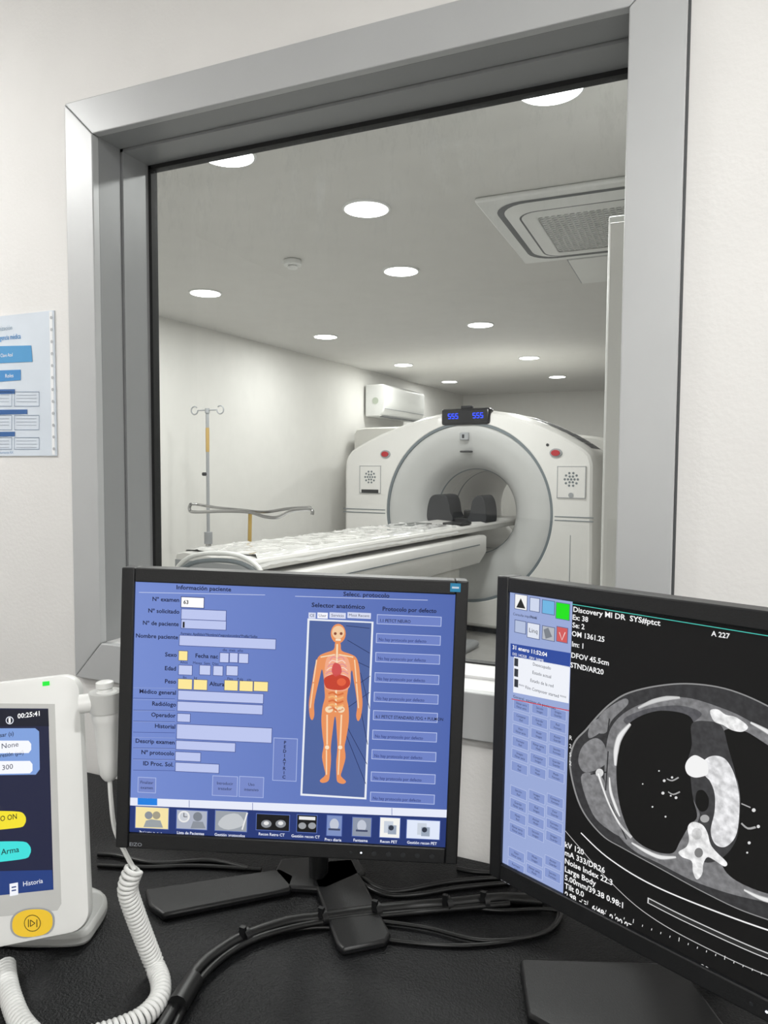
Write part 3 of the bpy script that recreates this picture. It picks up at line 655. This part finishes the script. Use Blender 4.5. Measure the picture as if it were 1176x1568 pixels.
ui.line([(917,1182),(922,1200),(934,1232),(950,1262),(968,1282)],[7,4,3.5,4,5],'#c9c9c9',9,6); ui.line([(917,1184),(922,1200),(934,1232),(950,1262)],[3,1.5,1.5,2],'#f6f6f6',10,6); ui.circ(919,1183,6,'#dadada',9,6.5)
# mediastinum
ui.poly([(1060,1108),(1085,1104),(1106,1112),(1116,1145),(1128,1190),(1134,1240),(1128,1285),(1108,1312),(1080,1320),(1058,1300),(1068,1262),(1072,1245),(1062,1222),(1058,1190),(1054,1165),(1060,1140)],'n#3c3c3e',7,6)
ui.poly([(1078,1166),(1092,1157),(1110,1161),(1123,1180),(1131,1208),(1133,1240),(1128,1278),(1112,1296),(1096,1292),(1089,1272),(1095,1242),(1095,1215),(1088,1196),(1080,1186)],'n#e2e2e4',8,6)
ui.poly([(1054,1163),(1064,1156),(1075,1160),(1084,1168),(1085,1184),(1075,1189),(1064,1190),(1054,1185),(1050,1174)],'#f2f2f2',9,5)
ui.poly([(1068,1212),(1078,1210),(1086,1222),(1084,1238),(1074,1242),(1066,1230)],'#050505',9,5); ui.circ(1080,1253,7,'#a8a8a8',9,6)
ui.poly([(1054,1266),(1062,1258),(1076,1262),(1084,1274),(1089,1292),(1098,1304),(1114,1320),(1110,1326),(1094,1316),(1084,1312),(1078,1322),(1076,1338),(1068,1346),(1062,1334),(1060,1318),(1046,1312),(1040,1304),(1052,1296),(1056,1284)],'n#ececec',10,4)
ui.circ(1071,1305,6.5,'#7a7a7a',11,7.5); ui.circ(1068,1276,8,'n#d0d0d0',11,9)
for P_,w_ in (([(1040,1190),(1030,1195),(1022,1192)],2),([(1042,1212),(1032,1216),(1024,1212)],2),([(1136,1260),(1146,1268),(1158,1266)],3),([(1136,1230),(1150,1236)],2)): ui.line(P_,w_,'#a8a8a8',9,3)
for x,y,r_ in ((1018,1195,2.2),(1030,1190,1.8),(1016,1214,2.4),(1028,1218,1.4),(1036,1221,2.2),(1010,1180,1.3),(1155,1240,3),(1148,1290,2.4),(1162,1265,2.6),(1190,1240,1.8),(1145,1305,1.6),(1180,1300,2),(1205,1320,1.6),(1000,1235,1.4),(985,1200,1.2),(1020,1250,1.5)): ui.circ(x,y,r_,'#dcdcdc',9,r_,10)
ui.line([(866,1272),(890,1300),(930,1345),(985,1395),(1060,1440),(1180,1495),(1300,1530)],1.2,'#b8b8b8',4,6)
ui.line([(890,1275),(930,1312),(990,1350),(1070,1385),(1180,1425),(1300,1460)],2,'#f0f0f0',5,6)
ui.line([(992,1378),(1060,1412),(1180,1465),(1300,1505)],9,'#d0d0d0',5,6); ui.line([(994,1379),(1060,1412),(1180,1465),(1300,1505)],6,'#262626',6,6)
for k in range(26): 
    x=900+k*14; y=1385+k*5.6; ui.line([(x,y),(x+.8,y-(6 if k%5==0 else 3))],1,'#e8e8e8',6)
ui.build('screen_content',rm)
logo(RMX,rm,770,1347)
foot(rm,RMX,[(796,1486),(800,1482),(1040,1490),(1120,1600),(860,1600),(808,1570)],.014)
a2=onZ(1090,1500,DZ)
stand(rm,RMX,(a2.x,a2.y,DZ))
# ------------------------------------------------------------ cables
cb=empty('cable_bundle')
def dcable(pts,r,name,h=0,mat=CABLE,k=7):
    b=MB(); P3=[onZ(p[0],p[1],DZ+r+.0005+(p[2] if len(p)>2 else h)) for p in pts]
    b.sweep(crom(P3,k),r,mat,10); return b.build(name,cb,ang=60)
dcable([(232,1600),(272,1535),(303,1483),(345,1450),(380,1432),(440,1412),(500,1404),(590,1392),(690,1384),(770,1376),(830,1380)],.0085,'harness_main')
dcable([(255,1600),(292,1522),(332,1474),(385,1440),(450,1420),(520,1408),(600,1400),(690,1392),(780,1384)],.0045,'harness_side',.004)
dcable([(272,1540),(296,1500)],.013,'connector',0)
dcable([(532,1318),(545,1335),(575,1358),(610,1365),(680,1352),(755,1345),(800,1350)],.004,'cable_a')
dcable([(520,1322),(550,1350),(590,1370),(640,1370),(700,1360),(780,1352)],.004,'cable_b')
dcable([(620,1392),(700,1376),(790,1372),(850,1388),(845,1420),(790,1440),(700,1448),(600,1440),(500,1420),(400,1432)],.003,'cable_c')
dcable([(690,1384),(760,1394),(830,1392),(860,1400),(830,1430),(740,1440),(650,1420),(560,1408)],.003,'cable_d',.002)
dcable([(700,1330),(725,1335),(760,1338),(800,1345)],.004,'cable_e')
dcable([(150,1308),(180,1310),(240,1322),(320,1318),(380,1330)],.004,'cable_f')
dcable([(150,1325),(220,1328),(300,1326),(400,1332)],.0035,'cable_g')
b=MB()
for (u,v,u2,v2) in ((372,1436,380,1431),(492,1406,500,1404),(574,1395,582,1393),(682,1386,690,1384),(740,1381,747,1380)):
    b.sweep([onZ(u,v,DZ+.0115),onZ(u2,v2,DZ+.0115)],.011,BLACK,12)
    p=onZ(u,v,DZ+.012); b.box((p.x-.004,p.y-.003,p.z),(p.x+.004,p.y+.003,p.z+.016),BLACK)
b.build('velcro_ties',cb)
# ------------------------------------------------------------ injector display unit
TR=atT(122,1030,.93); BR=atT(139,1425,.88)
up=(TR-BR); TH=up.length; up.normalize(); rt=Vector((math.cos(math.radians(37)),math.sin(math.radians(37)),0)); rt=(rt-up*rt.dot(up)).normalized(); nz=rt.cross(up)
TW=.27; c=(TR+BR)/2-rt*TW/2
TM=Matrix(((rt.x,up.x,nz.x,c.x),(rt.y,up.y,nz.y,c.y),(rt.z,up.z,nz.z,c.z),(0,0,0,1)))
tj=empty('contrast_injector_display',TM)
b=MB(); 
o=rrect(TW/2,TH/2,.022,8); n=len(o)
def ring3(sx,z): return [(x*(1-sx/(TW/2)),y*(1-sx/(TH/2)),z) for x,y in o]
rows=[ring3(.004,-.026),ring3(0,-.022),ring3(0,-.006),ring3(.002,-.001),ring3(.006,0)]
vs=[p for r in rows for p in r]
b.add(vs,[(j*n+k,j*n+(k+1)%n,(j+1)*n+(k+1)%n,(j+1)*n+k) for j in range(len(rows)-1) for k in range(n)]+[list(range(n)),[(len(rows)-1)*n+k for k in range(n)]],WHITE)
b.build('housing',tj)
b=MB(); b.box((-TW/2+.03,-TH/2+.03,-.055),(TW/2-.06,TH/2-.03,-.026),GREYP); b.build('rear_housing',tj,bevel=.01)
ui=UI(TM,(-TW/2+.006,-TH/2+.006,TW/2-.006,TH/2-.006))
GB=M('bezel_grey','#bdbebc',.4)
def uimat(u_,pts,mat,layer,sm=0):
    if sm: pts=[(p.x,p.y) for p in crom([(x,y,0) for x,y in pts],sm,True)]
    L=u_._clip([u_.loc(*p) for p in pts]); z=.00012*layer
    if sum(L[i-1].x*L[i].y-L[i].x*L[i-1].y for i in range(len(L)))<0: L=L[::-1]
    u_.b.add([(p.x,p.y,z) for p in L],[list(range(len(L)))],mat)
uimat(ui,[(-200,1075),(84,1078),(94,1384),(88,1394),(-200,1425)],GB,1)
ui.poly([(-200,1083),(74,1085),(82,1362),(-200,1392)],'#171c3c',2)
ui.poly([(-200,1085),(74,1087),(75,1112),(-200,1112)],'#0c1024',3)
ui.text('00:25:41',27,1097,7.5,'#ffffff',5,'LEFT',.95,.02); ui.circ(15,1103,6,'#f0f4ff',5); ui.circ(15,1103,4.8,'#0c1024',6); ui.rect(13.4,1099,16.6,1107,'#ffffff',7)
ui.poly([(-200,1116),(54,1115),(60,1120),(61,1178),(55,1186),(-200,1190)],'#7fa0dc',4)
ui.text('sar (s)',0,1126,6.5,'#101838',6,'LEFT',.9,.01); ui.poly([(-100,1134),(44,1134),(48,1139),(48,1148),(44,1153),(-100,1154)],'#f6f8ff',6); ui.text('None',2,1143,8,'#202840',8)
ui.text('de presión (psi)',-14,1159,6.5,'#101838',6,'LEFT',.85,.01); ui.poly([(-100,1166),(46,1165),(50,1170),(50,1180),(46,1184),(-100,1187)],'#f6f8ff',6); ui.text('300',3,1176,8,'#202840',8)
ui.poly([(-60,1245),(20,1242),(38,1248),(38,1262),(22,1268),(-60,1272)],'#f4e22c',6,4); ui.text('KVO ON',-12,1256,8.5,'#202410',8,'LEFT',.8,.01)
ui.poly([(-60,1294),(26,1288),(45,1294),(46,1308),(30,1316),(-60,1322)],'#3ee0dc',6,4); ui.text('Arma',2,1305,9,'#08302e',8,'LEFT',.95,.01)
ui.poly([(-200,1338),(80,1332),(82,1362),(-200,1392)],'#1c3a7c',4); ui.rect(15,1352,28,1371,'#f2f4fa',6); ui.rect(18,1357,25,1359,'#1c3a7c',7); ui.rect(18,1362,25,1364,'#1c3a7c',7); ui.text('Historia',35,1354,7.5,'#f2f4fa',6,'LEFT',.9)
ui.rect(65,1034,76,1050,'#1ff040',6)
YB=M('yellow_button','#f0c628',.35)
oval=[(50+31*math.copysign(abs(math.cos(a))**.8,math.cos(a)),1413-3*math.cos(a)+21*math.copysign(abs(math.sin(a))**.8,math.sin(a))) for a in [2*math.pi*k/40 for k in range(40)]]
def sclp(s_): return [(50+(x-50)*s_,1413+(y-1413)*s_) for x,y in oval]
uimat(ui,sclp(1.1),GREYP,8); uimat(ui,sclp(1.0),YB,10)
ui.circ(50,1413,13,'#6a5812',12); 
uimat(ui,[(50+11.6*math.cos(2*math.pi*k/24),1413+11.6*math.sin(2*math.pi*k/24)) for k in range(24)],YB,13)
ui.line([(44,1407),(44,1419)],1.3,'#3a3008',14); ui.line([(57,1407),(57,1419)],1.3,'#3a3008',14)
ui.line([(47,1408),(47,1418)],1.2,'#3a3008',14); ui.line([(47,1418),(54,1413)],1.2,'#3a3008',14); ui.line([(54,1413),(47,1408)],1.2,'#3a3008',14)
ui.text('CE 0459',78,1041,3.4,'#8a8c8c',5)
ui.build('front_panel',tj)
inv=TM.inverted()
b=MB(); fb=onZ(70,1462,DZ)
q=[Vector((fb.x-.12,fb.y-.02,DZ+.001)),Vector((fb.x+.02,fb.y+.02,DZ+.001)),Vector((fb.x+.03,fb.y+.06,DZ+.001)),Vector((fb.x-.02,fb.y+.12,DZ+.001)),Vector((fb.x-.17,fb.y+.10,DZ+.001))]
qq=crom(q,6,True); n=len(qq)
vs=[inv@p for p in qq]+[inv@(p+Vector((0,0,.02))) for p in qq]
b.add(vs,[list(range(n)),list(range(n,2*n))]+[(i,(i+1)%n,n+(i+1)%n,n+i) for i in range(n)],GB); b.build('base',tj,bevel=.006)
b=MB(); pc=sum(q,Vector())/5
b.sweep([inv@Vector((pc.x,pc.y,DZ+.015)),inv@Vector((pc.x,pc.y,DZ+.07)),Vector((0,-.03,-.04))],[.05,.045,.04],GREYP,20); b.build('neck',tj)
# hand switch
hs=empty('injector_hand_switch')
A=atT(160,1043,.9); Bp=atT(168,1194,.905)
b=MB(); d=Bp-A
prof=[(0,.008),(.01,.0105),(.06,.0105),(.075,.0085),(.1,.0095),(.11,.0155),(.13,.0175),(.36,.0175),(.40,.0165),(.44,.015),(.8,.0125),(.93,.0115),(.97,.009),(1,.006)]
b.sweep([A+d*t for t,_ in prof],[r for _,r in prof],WHITE,22); b.build('grip',hs,ang=30)
b=MB(); m_=A+d*.2; b.sweep([m_+Vector((0,0,.012)),m_-Vector((0,0,.012))],.0195,GB,22); b.sweep([m_,m_-rt*.03],.012,WHITE,12); b.build('holder_clip',hs)
b=MB()
pth=crom([Bp,atT(170,1225,.90),atT(176,1270,.895),atT(193,1308,.89),atT(206,1332,.885)],8); b.sweep(pth,.0028,WHITE,8); b.build('lead',hs)
cpts=[atT(206,1330,.885),atT(199,1345,.885),atT(196,1365,.89),atT(207,1400,.905),atT(222,1440,.925)]+[onZ(u,v,DZ+.0135) for u,v in ((237,1478),(246,1505),(243,1530),(222,1555),(190,1572),(150,1585),(100,1597),(60,1592),(32,1565),(17,1530),(10,1500),(8,1478))]
cp=crom(cpts,24)
ds=[0]
for a,c_ in zip(cp[:-1],cp[1:]): ds.append(ds[-1]+(c_-a).length)
Lh=ds[-1]; pitch=.0062; per=14; N=int(Lh/pitch*per); hp=[]; j=0
for i in range(N+1):
    s_=Lh*i/N
    while j<len(ds)-2 and ds[j+1]<s_: j+=1
    f=(s_-ds[j])/max(1e-9,ds[j+1]-ds[j]); p=cp[j].lerp(cp[j+1],f); t=(cp[j+1]-cp[j]).normalized()
    a_=Vector((1,.3,.2)) if i==0 else a_
    a_=(a_-t*a_.dot(t)).normalized(); b_=t.cross(a_); an=2*math.pi*i/per
    hp.append(p+(a_*math.cos(an)+b_*math.sin(an))*.0098)
b=MB(); b.sweep(hp,.0030,WHITE,6); b.build('coiled_cord',hs,ang=80)
# ------------------------------------------------------------ notice on wall
pt=empty('laminated_notice')
yq=D-.003; tr=onY(83,475,yq); br=onY(80,698,yq); x1=tr.x-.002; x0=x1-.222; z1=tr.z; z0=br.z
b=MB(); b.box((x0,yq,z0),(x1,D-.0005,z1),M('paper','#d6dfe9',.5)); b.build('sheet',pt,smooth=False)
PMX=Matrix.Translation((0,yq-.0004,0))@Matrix.Rotation(math.pi/2,4,'X')
def E(hexc,st=1.0): return M('print_'+hexc,hexc,.5,var=.0)
ui=UI(PMX,(x0,z0,x1,z1))
ui.text('Organización',-14,505,7,'#8fa6b8',3,'LEFT',.9); ui.text('emergencia médica',-12,519,8,'#2f86c4',3,'LEFT',.72,.01)
ui.poly([(-90,532),(48,529),(50,554),(-90,560)],'#4a97cc',3); ui.text('Técnico Clave Azul',-14,546,5.5,'#ffffff',5,'LEFT',.8)
ui.poly([(-20,568),(32,566),(32,582),(-20,586)],'#3f8ac8',3); ui.text('Roles',8,576,6,'#ffffff',5)
for y in (597,628,662): ui.poly([(-60,y),(23 if y!=628 else 42,y-1),(23 if y!=628 else 42,y+6),(-60,y+8)],'#2f5f9c',3)
for y0_,y1_ in ((600,622),(636,658),(670,688)):
    for xa,xb in ((-50,18),(22,60)):
        for ln in (((xa,y0_),(xb,y0_)),((xb,y0_),(xb,y1_)),((xa,y1_),(xb,y1_)),((xa,y0_),(xa,y1_))): ui.line(list(ln),.9,'#8a9ab0',3)
        for k in range(3): ui.line([(xa+3,y0_+5+k*5),(xb-4,y0_+5+k*5)],.7,'#a8b2c0',3)
ui.text('Documento RX',-5,693,4,'#7c9cc0',3)
o_=ui.build('print',pt); o_.matrix_world=PMX
b=MB(); b.box((x1-.012,yq-.0006,z0+.002),(x1-.004,yq,z1-.002),M('sleeve_edge','#f4f6f8',.2)); 
for k in range(12): b.disc((x1-.006,yq-.0012,z0+.015+k*(z1-z0-.03)/11),.0035,M('hole_grey','#b9bcc0',.5),axis='y',n=12)
b.build('sleeve_edge',pt,smooth=False)
w_=bpy.data.worlds.new('world'); sc.world=w_; w_.use_nodes=True; w_.node_tree.nodes['Background'].inputs[0].default_value=(.8,.85,.9,1); w_.node_tree.nodes['Background'].inputs[1].default_value=.05
